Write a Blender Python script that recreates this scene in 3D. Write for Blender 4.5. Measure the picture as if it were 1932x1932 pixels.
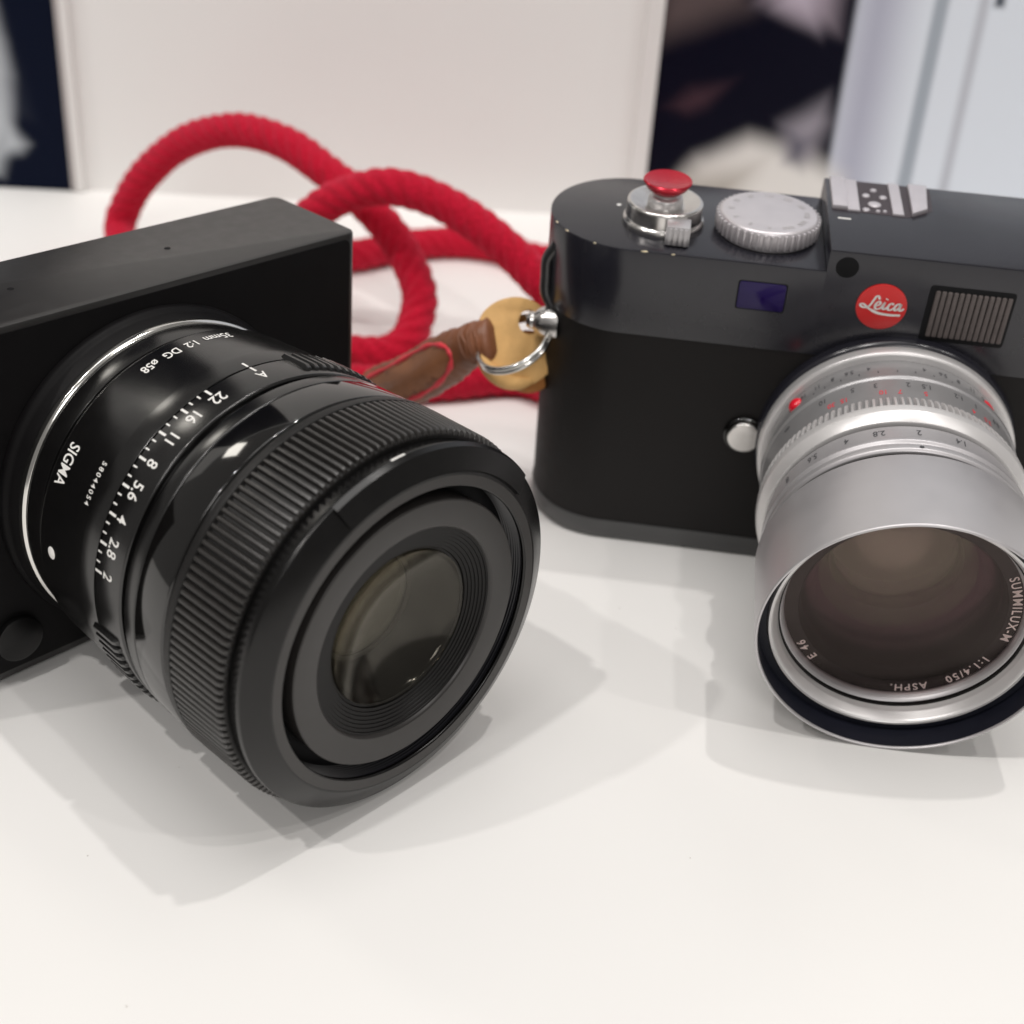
import bpy, bmesh, math, random
from mathutils import Vector, Matrix
random.seed(7)
PI = math.pi
sc = bpy.context.scene
for o in list(bpy.data.objects):
    bpy.data.objects.remove(o)
MM = 0.001

# ------------------------------------------------------------------ camera
cam_d = bpy.data.cameras.new('camera')
cam = bpy.data.objects.new('camera', cam_d)
sc.collection.objects.link(cam)
sc.camera = cam
cam_d.sensor_width = 36
cam_d.lens = 2620.25 / 1932 * 36
cam_d.clip_start = 0.01
cam_d.clip_end = 20
pitch, roll = 0.5401, 0.0744
fw = Vector((0, math.cos(pitch), -math.sin(pitch)))
rt = Vector((1, 0, 0))
up = rt.cross(fw)
rt2 = math.cos(roll) * rt + math.sin(roll) * up
up2 = -math.sin(roll) * rt + math.cos(roll) * up
cam.matrix_world = Matrix(((rt2.x, up2.x, -fw.x, 0), (rt2.y, up2.y, -fw.y, 0),
                           (rt2.z, up2.z, -fw.z, 0.168285), (0, 0, 0, 1)))
cam_d.dof.use_dof = True
cam_d.dof.focus_distance = 0.243
cam_d.dof.aperture_fstop = 16.5

# ------------------------------------------------------------------ world and lamps
w = bpy.data.worlds.new('World')
sc.world = w
w.use_nodes = True
w.node_tree.nodes['Background'].inputs[0].default_value = (1.0, 0.96, 0.92, 1)
w.node_tree.nodes['Background'].inputs[1].default_value = 0.20
sc.view_settings.view_transform = 'Standard'
sc.view_settings.look = 'None'
sc.view_settings.exposure = 0.1
sc.view_settings.gamma = 1.0
sc.view_settings.use_curve_mapping = False


def lamp(name, d, power, size, col=(1, .965, .935), h=1.6, shape='DISK'):
    ld = bpy.data.lights.new(name, 'AREA')
    ld.shape = shape
    ld.size = size
    ld.energy = power
    ld.color = col
    o = bpy.data.objects.new(name, ld)
    sc.collection.objects.link(o)
    tgt = Vector((0.02, 0.22, 0.02))
    o.location = tgt + Vector((d[0], d[1], 1)) * h
    o.rotation_euler = (tgt - o.location).to_track_quat('-Z', 'Y').to_euler()
    return o


# the row of ceiling spotlights whose separate shadows lie on the table
lamp('spotlight', (0.21, 0.12), 4.4, 0.045)
lamp('spotlight', (-0.36, -0.33), 5.6, 0.05)
lamp('spotlight', (-0.76, -0.33), 5.2, 0.05)
lamp('spotlight', (0.72, -0.36), 2.2, 0.055)
lamp('spotlight', (0.36, -0.28), 2.5, 0.055)
lamp('sign_light', (-0.94, 0.57), 3.0, 0.32, (1, .95, .86), shape='SQUARE')
lamp('wall_fill', (0.15, -1.35), 12.0, 0.7, (1, .97, .95), shape='SQUARE')  # unseen soft fill, added to brighten the wall from the front
lamp('overhead_fill', (-0.1, -0.05), 3.7, 0.6, (1, .975, .955), 1.35, 'SQUARE')  # unseen soft panel added overhead as fill for the table


# ------------------------------------------------------------------ materials
MATS = {}


def mat(name, col, rough=.5, metal=0., spec=.5, coat=0., noise=None, bump=None, sheen=0., aniso=0., ior=1.5):
    """procedural principled material; noise=(scale, amount) varies colour, bump=(scale, strength)"""
    if name in MATS:
        return MATS[name]
    m = bpy.data.materials.new(name)
    m.use_nodes = True
    nt = m.node_tree
    b = nt.nodes['Principled BSDF']
    b.inputs['Base Color'].default_value = (*col, 1)
    b.inputs['Roughness'].default_value = rough
    b.inputs['Metallic'].default_value = metal
    b.inputs['Specular IOR Level'].default_value = spec
    b.inputs['Coat Weight'].default_value = coat
    b.inputs['Coat Roughness'].default_value = .15
    b.inputs['Sheen Weight'].default_value = sheen
    b.inputs['Anisotropic'].default_value = aniso
    b.inputs['IOR'].default_value = ior
    tc = nt.nodes.new('ShaderNodeTexCoord')
    if noise:
        n = nt.nodes.new('ShaderNodeTexNoise')
        n.inputs['Scale'].default_value = noise[0]
        n.inputs['Detail'].default_value = 6
        nt.links.new(tc.outputs['Object'], n.inputs['Vector'])
        mx = nt.nodes.new('ShaderNodeMix')
        mx.data_type = 'RGBA'
        a = noise[1]
        mx.inputs[6].default_value = (*[max(0, c * (1 - a)) for c in col], 1)
        mx.inputs[7].default_value = (*[min(1, c * (1 + a)) for c in col], 1)
        nt.links.new(n.outputs['Fac'], mx.inputs[0])
        nt.links.new(mx.outputs[2], b.inputs['Base Color'])
        mr = nt.nodes.new('ShaderNodeMapRange')
        mr.inputs['To Min'].default_value = rough * .82
        mr.inputs['To Max'].default_value = min(1, rough * 1.2)
        nt.links.new(n.outputs['Fac'], mr.inputs['Value'])
        nt.links.new(mr.outputs[0], b.inputs['Roughness'])
    if bump:
        n2 = nt.nodes.new('ShaderNodeTexNoise')
        n2.inputs['Scale'].default_value = bump[0]
        n2.inputs['Detail'].default_value = 3
        nt.links.new(tc.outputs['Object'], n2.inputs['Vector'])
        bp = nt.nodes.new('ShaderNodeBump')
        bp.inputs['Strength'].default_value = bump[1]
        bp.inputs['Distance'].default_value = 0.0001
        nt.links.new(n2.outputs['Fac'], bp.inputs['Height'])
        nt.links.new(bp.outputs[0], b.inputs['Normal'])
    MATS[name] = m
    return m


def glass_mat(name, refl, ior, gain, trans=(1, 1, 1), rough=.12):
    """coated lens glass: tinted fresnel reflection over clear transmission"""
    m = bpy.data.materials.new(name)
    m.use_nodes = True
    nt = m.node_tree
    for n in list(nt.nodes):
        nt.nodes.remove(n)
    out = nt.nodes.new('ShaderNodeOutputMaterial')
    mix = nt.nodes.new('ShaderNodeMixShader')
    tr = nt.nodes.new('ShaderNodeBsdfTransparent')
    tr.inputs[0].default_value = (*trans, 1)
    gl = nt.nodes.new('ShaderNodeBsdfGlossy')
    gl.inputs['Color'].default_value = (*refl, 1)
    gl.inputs['Roughness'].default_value = rough
    # Schlick reflectance from the angle of incidence, the same on both sides of the glass
    ge = nt.nodes.new('ShaderNodeNewGeometry')
    dt = nt.nodes.new('ShaderNodeVectorMath')
    dt.operation = 'DOT_PRODUCT'
    nt.links.new(ge.outputs['Normal'], dt.inputs[0])
    nt.links.new(ge.outputs['Incoming'], dt.inputs[1])

    def mth(op, a, b=0.):
        n = nt.nodes.new('ShaderNodeMath')
        n.operation = op
        for i, q in enumerate((a, b)):
            if isinstance(q, (int, float)):
                n.inputs[i].default_value = q
            else:
                nt.links.new(q, n.inputs[i])
        return n.outputs[0]
    f0 = ((ior - 1) / (ior + 1)) ** 2 * gain
    k = mth('POWER', mth('SUBTRACT', 1., mth('MINIMUM', mth('ABSOLUTE', dt.outputs['Value']), 1.)), 5.)
    nt.links.new(mth('ADD', mth('MULTIPLY', k, .9), f0), mix.inputs[0])
    nt.links.new(tr.outputs[0], mix.inputs[1])
    nt.links.new(gl.outputs[0], mix.inputs[2])
    nt.links.new(mix.outputs[0], out.inputs[0])
    MATS[name] = m
    return m


mat('table_white', (.87, .86, .84), .40, spec=.35, noise=(14, .014), bump=(60, .02))
mat('wall_white', (.82, .815, .80), .6, spec=.3, noise=(6, .02))
mat('frame_light', (.80, .79, .775), .5)
mat('frame_grey', (.42, .39, .38), .5)
mat('sigma_body', (.0085, .0075, .0072), .38, spec=.5, ior=1.75, noise=(300, .2), bump=(4200, .12))
mat('sigma_front', (.004, .0036, .004), .55, spec=.15, noise=(260, .3))
mat('barrel_black', (.0042, .0040, .0040), .21, spec=.5, ior=1.7, noise=(350, .25), bump=(5200, .06))
mat('gloss_black', (.0038, .0035, .0034), .075, spec=.5, ior=1.75, noise=(240, .2))
mat('mount_black', (.005, .0048, .005), .22, spec=.35)
mat('front_satin', (.0026, .0024, .0024), .25, spec=.42, noise=(350, .25), bump=(4500, .10))
mat('deep_black', (.004, .004, .005), .6, spec=.2)
mat('rubber', (.006, .0055, .0053), .45, spec=.4, noise=(900, .3), bump=(5000, .22))
mat('rubber_rib', (.021, .0192, .0178), .38, spec=.5, ior=1.7, noise=(900, .3), bump=(5000, .22))  # lighter than the rubber beneath: shade in the gaps put into the colour
mat('grey_ring', (.024, .0215, .0203), .40, spec=.5, ior=1.55, noise=(400, .10), bump=(6000, .05))
mat('thread_black', (.010, .010, .014), .3, spec=.6)
mat('chrome', (.78, .77, .74), .16, 1.0)
mat('steel', (.70, .68, .66), .24, 1.0, noise=(500, .1))
mat('silver', (.53, .515, .525), .40, .6, noise=(220, .05), bump=(6000, .05))
mat('silver_dark', (.36, .355, .36), .36, .5, noise=(220, .06), bump=(6000, .05))
mat('silver_light', (.70, .685, .68), .36, .45, noise=(220, .05), bump=(6000, .05))
mat('brass', (.78, .68, .48), .3, .9)
mat('silver_dial', (.62, .59, .61), .36, .55, noise=(300, .06), bump=(5200, .06))
mat('dust', (.60, .57, .53), .9)
mat('print_white', (.80, .79, .76), .6)
mat('print_grey', (.07, .07, .075), .6)
mat('print_faint', (.50, .48, .49), .6)
mat('print_red', (.66, .05, .07), .6)
mat('leica_top', (.0165, .0162, .0222), .22, spec=.5, ior=1.56, noise=(260, .2), bump=(5200, .03))
mat('leatherette', (.0075, .0062, .006), .55, spec=.25, noise=(500, .35), bump=(2600, .35))
mat('leica_base', (.020, .020, .021), .3, spec=.5, ior=1.8, noise=(260, .2))
mat('window_purple', (.013, .004, .070), .10, spec=.3, noise=(120, .4))
mat('window_frost', (.11, .092, .088), .5, spec=.4, noise=(700, .3))
mat('red_dot', (.66, .022, .022), .3, spec=.5)
mat('red_paint', (.50, .012, .032), .24, .55, noise=(300, .08))
mat('red_bead', (.75, .01, .03), .2, spec=.7)
mat('shoe_metal', (.58, .55, .58), .42, .4, noise=(400, .06))
mat('shoe_dark', (.045, .034, .04), .5, noise=(500, .3))
mat('hood_inside', (.008, .009, .017), .5, spec=.35, noise=(300, .3))
mat('inner_black', (.0035, .003, .003), .45, spec=.22)
mat('leather_brown', (.22, .084, .040), .40, noise=(160, .5), bump=(700, .7))
mat('leather_tan', (.72, .43, .165), .6, spec=.3, noise=(260, .22), bump=(900, .6))
mat('leather_tan_dark', (.42, .17, .045), .6, spec=.3, noise=(260, .3), bump=(900, .6))
mat('leather_tongue', (.30, .125, .058), .45, noise=(200, .45), bump=(800, .6))
mat('red_edge', (.78, .05, .07), .45, noise=(300, .2))
glass_mat('glass_sigma', (1.0, .96, .87), 1.55, .7, (.86, .85, .82))
glass_mat('glass_inner', (1.0, .96, .82), 1.6, 1.0, (.9, .88, .85))
glass_mat('glass_filter', (1.0, .88, .82), 1.45, .5, (.95, .90, .90))
glass_mat('glass_green', (.50, .95, .48), 1.5, 1.1, (.92, .95, .90))
glass_mat('glass_rear', (1.0, .95, .94), 1.5, 3.2, (.9, .9, .9), .22)
glass_mat('glass_pink', (1.0, .62, .74), 1.5, .45, (.95, .9, .92))


def rope_material():
    m = bpy.data.materials.new('rope_red')
    m.use_nodes = True
    nt = m.node_tree
    b = nt.nodes['Principled BSDF']
    tc = nt.nodes.new('ShaderNodeTexCoord')
    n = nt.nodes.new('ShaderNodeTexNoise')
    n.inputs['Scale'].default_value = 1300
    n.inputs['Detail'].default_value = 8
    nt.links.new(tc.outputs['Object'], n.inputs['Vector'])
    r = nt.nodes.new('ShaderNodeValToRGB')
    r.color_ramp.elements[0].position = .32
    r.color_ramp.elements[0].color = (.36, .0015, .011, 1)
    r.color_ramp.elements[1].position = .68
    r.color_ramp.elements[1].color = (.60, .006, .036, 1)
    nt.links.new(n.outputs['Fac'], r.inputs[0])
    nt.links.new(r.outputs[0], b.inputs['Base Color'])
    b.inputs['Roughness'].default_value = .9
    b.inputs['Specular IOR Level'].default_value = .15
    b.inputs['Sheen Weight'].default_value = .45
    b.inputs['Sheen Roughness'].default_value = .6
    b.inputs['Sheen Tint'].default_value = (1, .2, .3, 1)
    bp = nt.nodes.new('ShaderNodeBump')
    bp.inputs['Strength'].default_value = .9
    bp.inputs['Distance'].default_value = .0006
    n2 = nt.nodes.new('ShaderNodeTexNoise')
    n2.inputs['Scale'].default_value = 900
    n2.inputs['Detail'].default_value = 5
    nt.links.new(tc.outputs['Object'], n2.inputs['Vector'])
    nt.links.new(n2.outputs['Fac'], bp.inputs['Height'])
    nt.links.new(bp.outputs[0], b.inputs['Normal'])
    MATS['rope_red'] = m


rope_material()


def poster_material(name, base, layers, warp):
    """flat printed picture: soft-edged polygons (object X/Z in mm) painted over a base colour"""
    m = bpy.data.materials.new(name)
    m.use_nodes = True
    nt = m.node_tree
    L = nt.links.new
    b = nt.nodes['Principled BSDF']
    b.inputs['Roughness'].default_value = .35
    b.inputs['Specular IOR Level'].default_value = .06
    tc = nt.nodes.new('ShaderNodeTexCoord')
    nz = nt.nodes.new('ShaderNodeTexNoise')
    nz.inputs['Scale'].default_value = 45
    nz.inputs['Detail'].default_value = 2
    L(tc.outputs['Object'], nz.inputs['Vector'])

    def math_(op, a, bb):
        n = nt.nodes.new('ShaderNodeMath')
        n.operation = op
        for i, v in enumerate((a, bb)):
            if isinstance(v, (int, float)):
                n.inputs[i].default_value = v
            else:
                L(v, n.inputs[i])
        return n.outputs[0]
    sp = nt.nodes.new('ShaderNodeSeparateXYZ')
    L(tc.outputs['Object'], sp.inputs[0])
    sn = nt.nodes.new('ShaderNodeSeparateColor')
    L(nz.outputs['Color'], sn.inputs[0])

    def coords(k):
        x = math_('MULTIPLY', sp.outputs[0], 1000)
        z = math_('MULTIPLY', sp.outputs[2], 1000)
        if k:
            x = math_('ADD', x, math_('MULTIPLY', math_('SUBTRACT', sn.outputs[0], .5), k))
            z = math_('ADD', z, math_('MULTIPLY', math_('SUBTRACT', sn.outputs[1], .5), k))
        return x, z
    cw, c0 = coords(warp), coords(0)
    rgb = nt.nodes.new('ShaderNodeRGB')
    rgb.outputs[0].default_value = (*base, 1)
    cur = rgb.outputs[0]
    for poly, col, soft, warped in layers:
        X, Z = cw if warped else c0
        cx = sum(p[0] for p in poly) / len(poly)
        cz = sum(p[1] for p in poly) / len(poly)
        d = None
        for i in range(len(poly)):
            (x0, z0), (x1, z1) = poly[i], poly[(i + 1) % len(poly)]
            nx, nz_ = z0 - z1, x1 - x0
            l = math.hypot(nx, nz_)
            nx /= l
            nz_ /= l
            if nx * (cx - x0) + nz_ * (cz - z0) < 0:
                nx, nz_ = -nx, -nz_
            e = math_('ADD', math_('ADD', math_('MULTIPLY', X, nx), math_('MULTIPLY', Z, nz_)), -(nx * x0 + nz_ * z0))
            d = e if d is None else math_('MINIMUM', d, e)
        mr = nt.nodes.new('ShaderNodeMapRange')
        mr.interpolation_type = 'SMOOTHSTEP'
        mr.inputs['From Min'].default_value = -soft
        mr.inputs['From Max'].default_value = soft
        L(d, mr.inputs['Value'])
        mx = nt.nodes.new('ShaderNodeMix')
        mx.data_type = 'RGBA'
        L(mr.outputs[0], mx.inputs[0])
        L(cur, mx.inputs[6])
        mx.inputs[7].default_value = (*col, 1)
        cur = mx.outputs[2]
    L(cur, b.inputs['Base Color'])
    MATS[name] = m


# ------------------------------------------------------------------ mesh helpers (millimetres)
def chamfer(pts, d, closed=True):
    """replace every corner of a profile by a small chamfer"""
    n = len(pts)
    out = []
    for i, p in enumerate(pts):
        if not closed and i in (0, n - 1):
            out.append(p)
            continue
        a, c = pts[i - 1], pts[(i + 1) % n]
        la, lc = math.dist(a, p), math.dist(c, p)
        if la < 1e-6 or lc < 1e-6:
            out.append(p)
            continue
        ka, kc = min(d, la * .4) / la, min(d, lc * .4) / lc
        cr = (a[0] - p[0]) * (c[1] - p[1]) - (a[1] - p[1]) * (c[0] - p[0])
        if abs(cr) < .05 * la * lc:
            out.append(p)
            continue
        q0 = (p[0] + (a[0] - p[0]) * ka, p[1] + (a[1] - p[1]) * ka)
        q1 = (p[0] + (c[0] - p[0]) * kc, p[1] + (c[1] - p[1]) * kc)
        mid = ((q0[0] + q1[0]) * .25 + p[0] * .5, (q0[1] + q1[1]) * .25 + p[1] * .5)
        out += [q0, mid, q1]
    return out


class MB:
    def __init__(self):
        self.v = []
        self.f = []

    def add(self, vs, fs):
        k = len(self.v)
        self.v += [tuple(q) for q in vs]
        self.f += [tuple(i + k for i in f) for f in fs]
        return self

    def lathe(self, prof, frame=None, segs=160, closed=True, a0=0., a1=2 * PI):
        """prof: (r, h). frame(r*cos, h, r*sin) -> xyz. default axis = local y"""
        fr = frame or (lambda a, h, b: (a, h, b))
        full = abs(a1 - a0 - 2 * PI) < 1e-6
        n = len(prof)
        m = segs if full else segs + 1
        vs = []
        for i in range(m):
            t = a0 + (a1 - a0) * i / segs
            c, s = math.cos(t), math.sin(t)
            vs += [fr(r * c, h, r * s) for r, h in prof]
        fs = []
        for i in range(segs):
            j = (i + 1) % m
            for k in range(n if closed else n - 1):
                l = (k + 1) % n
                fs.append((i * n + k, i * n + l, j * n + l, j * n + k))
        if not full and closed:
            fs.append(tuple(range(n)))
            fs.append(tuple((m - 1) * n + k for k in reversed(range(n))))
        return self.add(vs, fs)

    def box(self, x0, x1, y0, y1, z0, z1, bev=0.):
        return self.prism([(x0, y0), (x1, y0), (x1, y1), (x0, y1)], z0, z1, bev)

    def prism(self, outl, z0, z1, bev=0., frame=None, bot=True, bev_bot=None):
        """extruded 2D outline with bevelled rims; frame maps (x,y,z)"""
        fr = frame or (lambda x, y, z: (x, y, z))
        n = len(outl)
        area = sum(outl[i][0] * outl[(i + 1) % n][1] - outl[(i + 1) % n][0] * outl[i][1] for i in range(n))
        if area < 0:
            outl = outl[::-1]

        def inset(d):
            r = []
            for i in range(n):
                a, p, c = outl[i - 1], outl[i], outl[(i + 1) % n]
                n0 = Vector((-(p[1] - a[1]), p[0] - a[0]))
                n1 = Vector((-(c[1] - p[1]), c[0] - p[0]))
                n0 = n0.normalized() if n0.length > 1e-9 else n1.normalized()
                n1 = n1.normalized() if n1.length > 1e-9 else n0
                h = (n0 + n1)
                h = h.normalized() if h.length > 1e-6 else n0
                k = d / max(.35, h.dot(n0))
                r.append((p[0] + h.x * k, p[1] + h.y * k))
            return r
        bb = bev if bev_bot is None else bev_bot
        rings = []
        if bb > 0:
            rings += [(inset(bb), z0), (inset(bb * .3), z0 + bb * .3), (outl, z0 + bb)]
        else:
            rings += [(outl, z0)]
        if bev > 0:
            rings += [(outl, z1 - bev), (inset(bev * .3), z1 - bev * .3), (inset(bev), z1)]
        else:
            rings += [(outl, z1)]
        vs = []
        for o, z in rings:
            vs += [fr(x, y, z) for x, y in o]
        fs = []
        for k in range(len(rings) - 1):
            for i in range(n):
                j = (i + 1) % n
                fs.append((k * n + i, k * n + j, (k + 1) * n + j, (k + 1) * n + i))
        if bot:
            fs.append(tuple(reversed(range(n))))
        fs.append(tuple((len(rings) - 1) * n + i for i in range(n)))
        return self.add(vs, fs)

    def sweep(self, path, rad, segs=16, ell=None, closed=False, fixed=None, cap=True):
        """tube along points; rad(i, ang) radius; fixed = vector defining the frame"""
        P = [Vector(p) for p in path]
        n = len(P)
        T = []
        for i in range(n):
            a = P[i - 1] if (i > 0 or closed) else P[i]
            c = P[(i + 1) % n] if (i < n - 1 or closed) else P[i]
            T.append((c - a).normalized())
        N = None
        vs = []
        for i in range(n):
            if fixed is not None:
                N = Vector(fixed)
            elif N is None:
                N = Vector((0, 0, 1)) if abs(T[0].z) < .9 else Vector((1, 0, 0))
            N = (N - T[i] * N.dot(T[i])).normalized()
            B = T[i].cross(N)
            for k in range(segs):
                a = 2 * PI * k / segs
                r = rad(i, a)
                if ell:
                    ra, rb = ell(i)
                    vs.append(P[i] + (N * math.cos(a) * rb + B * math.sin(a) * ra) * r)
                else:
                    vs.append(P[i] + (N * math.cos(a) + B * math.sin(a)) * r)
        fs = []
        for i in range(n if closed else n - 1):
            j = (i + 1) % n
            for k in range(segs):
                l = (k + 1) % segs
                fs.append((i * segs + k, i * segs + l, j * segs + l, j * segs + k))
        if cap and not closed:
            fs.append(tuple(reversed(range(segs))))
            fs.append(tuple((n - 1) * segs + k for k in range(segs)))
        return self.add(vs, fs)

    def mesh(self, name, mname, origin=(0, 0, 0), sharp=38):
        me = bpy.data.meshes.new(name)
        o = origin
        me.from_pydata([((x - o[0]) * MM, (y - o[1]) * MM, (z - o[2]) * MM) for x, y, z in self.v], [], self.f)
        bm = bmesh.new()
        bm.from_mesh(me)
        bmesh.ops.recalc_face_normals(bm, faces=bm.faces)
        bm.to_mesh(me)
        bm.free()
        me.polygons.foreach_set('use_smooth', [True] * len(me.polygons))
        me.set_sharp_from_angle(angle=math.radians(sharp))
        me.materials.append(MATS[mname])
        return me

    def build(self, name, mname, parent=None, origin=(0, 0, 0), sharp=38):
        return link(name, self.mesh(name, mname, origin, sharp), parent)


def link(name, me, parent=None):
    o = bpy.data.objects.new(name, me)
    sc.collection.objects.link(o)
    if parent:
        o.parent = parent
    return o


def tag(o, label=None, cat=None, group=None, kind=None):
    for k, v in (('label', label), ('category', cat), ('group', group), ('kind', kind)):
        if v:
            o[k] = v
    return o


def empty(name, loc, rot=(0, 0, 0)):
    o = bpy.data.objects.new(name, None)
    o.empty_display_size = .01
    sc.collection.objects.link(o)
    o.location = [c * MM for c in loc]
    o.rotation_euler = rot
    return o


def circle2(cx, cy, r, n=48):
    return [(cx + r * math.cos(2 * PI * i / n), cy + r * math.sin(2 * PI * i / n)) for i in range(n)]


def rrect(x0, x1, y0, y1, r, n=6):
    o = []
    for cx, cy, a in ((x1 - r, y1 - r, 0), (x0 + r, y1 - r, PI / 2), (x0 + r, y0 + r, PI), (x1 - r, y0 + r, 1.5 * PI)):
        o += [(cx + r * math.cos(a + PI / 2 * i / n), cy + r * math.sin(a + PI / 2 * i / n)) for i in range(n + 1)]
    return o


def crom(pts, n=8, closed=False):
    """Catmull-Rom through points (2D or 3D)"""
    P = [Vector(p) for p in pts]
    N = len(P)
    out = []
    for i in range(N if closed else N - 1):
        if closed:
            a, b, c, d = P[i - 1], P[i], P[(i + 1) % N], P[(i + 2) % N]
        else:
            a = P[i - 1] if i else P[0] * 2 - P[1]
            b, c = P[i], P[i + 1]
            d = P[i + 2] if i + 2 < N else P[-1] * 2 - P[-2]
        for k in range(n):
            t = k / n
            out.append(.5 * (2 * b + (c - a) * t + (2 * a - 5 * b + 4 * c - d) * t * t + (3 * b - a - 3 * c + d) * t ** 3))
    if not closed:
        out.append(P[-1])
    return out


_tc = {}


def text2d(s, size, spacing=1.0):
    key = (s, size, spacing)
    if key in _tc:
        return _tc[key]
    cu = bpy.data.curves.new('t', 'FONT')
    cu.body = s
    cu.size = size
    cu.space_character = spacing
    cu.align_x = 'CENTER'
    cu.align_y = 'CENTER'
    cu.resolution_u = 4
    cu.offset = .012 * size
    o = bpy.data.objects.new('t', cu)
    sc.collection.objects.link(o)
    dg = bpy.context.evaluated_depsgraph_get()
    dg.update()
    me = bpy.data.meshes.new_from_object(o.evaluated_get(dg))
    bm = bmesh.new()
    bm.from_mesh(me)
    bmesh.ops.triangulate(bm, faces=bm.faces)
    bm.verts.ensure_lookup_table()
    v = [(q.co.x, q.co.y) for q in bm.verts]
    f = [tuple(q.index for q in g.verts) for g in bm.faces]
    bm.free()
    bpy.data.objects.remove(o)
    bpy.data.curves.remove(cu)
    bpy.data.meshes.remove(me)
    _tc[key] = (v, f)
    return v, f


def cyl_text(mb, s, size, th, y, r, cx, cz, sx=1.0, spacing=1.0):
    """print on a barrel (axis y): reads with the angle, tops towards the front (-y)"""
    v, f = text2d(s, size, spacing)
    mb.add([(cx + r * math.cos(th + x * sx / r), y - h, cz + r * math.sin(th + x * sx / r)) for x, h in v], f)


def ring_text(mb, s, size, th, r, y, cx, cz, spacing=1.0, sx=1.0):
    """print on a front-facing ring, reading clockwise, tops outward"""
    v, f = text2d(s, size, spacing)
    mb.add([(cx + (r + h) * math.cos(th - x * sx / r), y, cz + (r + h) * math.sin(th - x * sx / r)) for x, h in v], f)


def cyl_patch(mb, th0, th1, y0, y1, r, cx, cz, n=4):
    vs, fs = [], []
    for i in range(n + 1):
        t = th0 + (th1 - th0) * i / n
        vs += [(cx + r * math.cos(t), y0, cz + r * math.sin(t)), (cx + r * math.cos(t), y1, cz + r * math.sin(t))]
    for i in range(n):
        fs.append((2 * i, 2 * i + 1, 2 * i + 3, 2 * i + 2))
    mb.add(vs, fs)


D2R = PI / 180

# ------------------------------------------------------------------ setting: table, wall
t = MB().box(-900, 900, -300, 498 + 60, -30, 0, 0)
tag(t.build('table_top', 'table_white'), kind='structure', label='white laminate table top under both cameras')
WALL_ROT = math.atan(.0702)


def wall_part(mb, name, mname, parent=None):
    o = mb.build(name, mname, parent)
    if not parent:
        o.location = (0, .4956, 0)
        o.rotation_euler = (0, 0, WALL_ROT)
    return o


tag(wall_part(MB().box(-700, 800, 0, 30, 0, 450), 'wall', 'wall_white'), kind='structure',
    label='plain off-white display wall behind the table')

navy = (.003, .0055, .017)
poster_material('print_left', navy, [
    ([(-330, 150), (-194, 120), (-187, 64), (-183.6, 44), (-186.5, 22), (-192, 6), (-330, 0)], (.50, .53, .56), 4.22, True),
    ([(-188, 24), (-181.6, 17), (-184, 14.5), (-190, 13)], (.48, .51, .54), 3.52, True),
    ([(-330, 90), (-205, 80), (-198, 40), (-330, 20)], (.20, .22, .26), 21.12, True)], 4)
poster_material('print_right', (.70, .745, .81), [
    ([(105, -5), (122, -5), (120, 200), (104, 200)], (.42, .43, .52), 10.80, False),
    ([(131.6, -5), (136.6, -5), (136.2, 300), (131.2, 300)], (.36, .40, .45), 1.08, False),
    ([(147.4, -5), (151.0, -5), (149.2, 300), (145.6, 300)], (.50, .52, .57), 1.20, False),
    ([(152.3, 82), (155.6, 82), (155.6, 86), (152.3, 86)], (.05, .06, .08), 1.20, False),
    ([(30, -5), (105.4, -5), (104.8, 120), (30, 120)], (.004, .004, .011), 1.68, False),
    ([(36, 64), (66, 77), (66, 120), (36, 120)], (.10, .075, .075), 7.74, True),
    ([(71.5, 78.5), (84, 75.5), (98.8, 70.5), (99, 120), (71, 120)], (.26, .22, .26), 5.63, True),
    ([(80, 79), (90, 74.5), (92, 120), (80, 120)], (.50, .44, .52), 7.04, True),
    ([(49, -5), (50, 13), (57, 23), (75, 32), (95, 29), (110, 20), (112, -5)], (.74, .72, .69), 6.34, True),
    ([(50, 6), (56, 17), (76, 20), (70, 6)], (.38, .35, .31), 8.45, True),
    ([(87, 38), (99.5, 46), (101.5, 40), (98, 26), (90, 26)], (.30, .28, .32), 5.98, True),
    ([(91, 33), (95, 32), (94, 25), (91, 26)], (.06, .06, .09), 5.63, True),
    ([(48, 43), (53, 48), (60, 49), (57, 45), (51, 42)], (.07, .035, .045), 5.63, True)], 3.2)

p = empty('wall_poster', (0, 495.6, 0), (0, 0, WALL_ROT))
tag(p, 'dark navy wall poster with a pale blurred shape, behind the boxy camera', 'poster')
MB().box(-420, -166.9, -2.4, -.05, 0.3, 440).build('print', 'print_left', p)
MB().box(-166.9, -164.9, -3.2, -.05, 0.3, 440, .2).build('inner_border', 'frame_grey', p)
MB().box(-164.9, -162.4, -3.8, -.05, 0.3, 440, .3).build('outer_border', 'frame_light', p)
p = empty('wall_poster', (0, 495.6, 0), (0, 0, WALL_ROT))
tag(p, 'wall poster of a figure in dark clothes against pale blue-grey, behind the silver lens camera', 'poster')
MB().box(39, 420, -2.4, -.05, 0.3, 440).build('print', 'print_right', p)
MB().box(33.2, 39, -4.2, -.05, 0.3, 440, .6).build('outer_border', 'frame_light', p)

# ------------------------------------------------------------------ boxy mirrorless camera on the left
S = empty('mirrorless_camera', (-35.852, 268.672, .9628), (.0104, 0, .848))
tag(S, 'plain black box-shaped camera with a ribbed black lens, aperture numbers in white', 'camera')
SX, SZ, SD, SH = -50.54, 33.717, 26.16, 69.84


def SF(a, h, b):
    return (SX + a, h, SZ + b)


body = MB().prism(rrect(-112.6, 0, 0, SD, 2.2), 0, SH, .7).build('camera_body', 'sigma_body', S)
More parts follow.
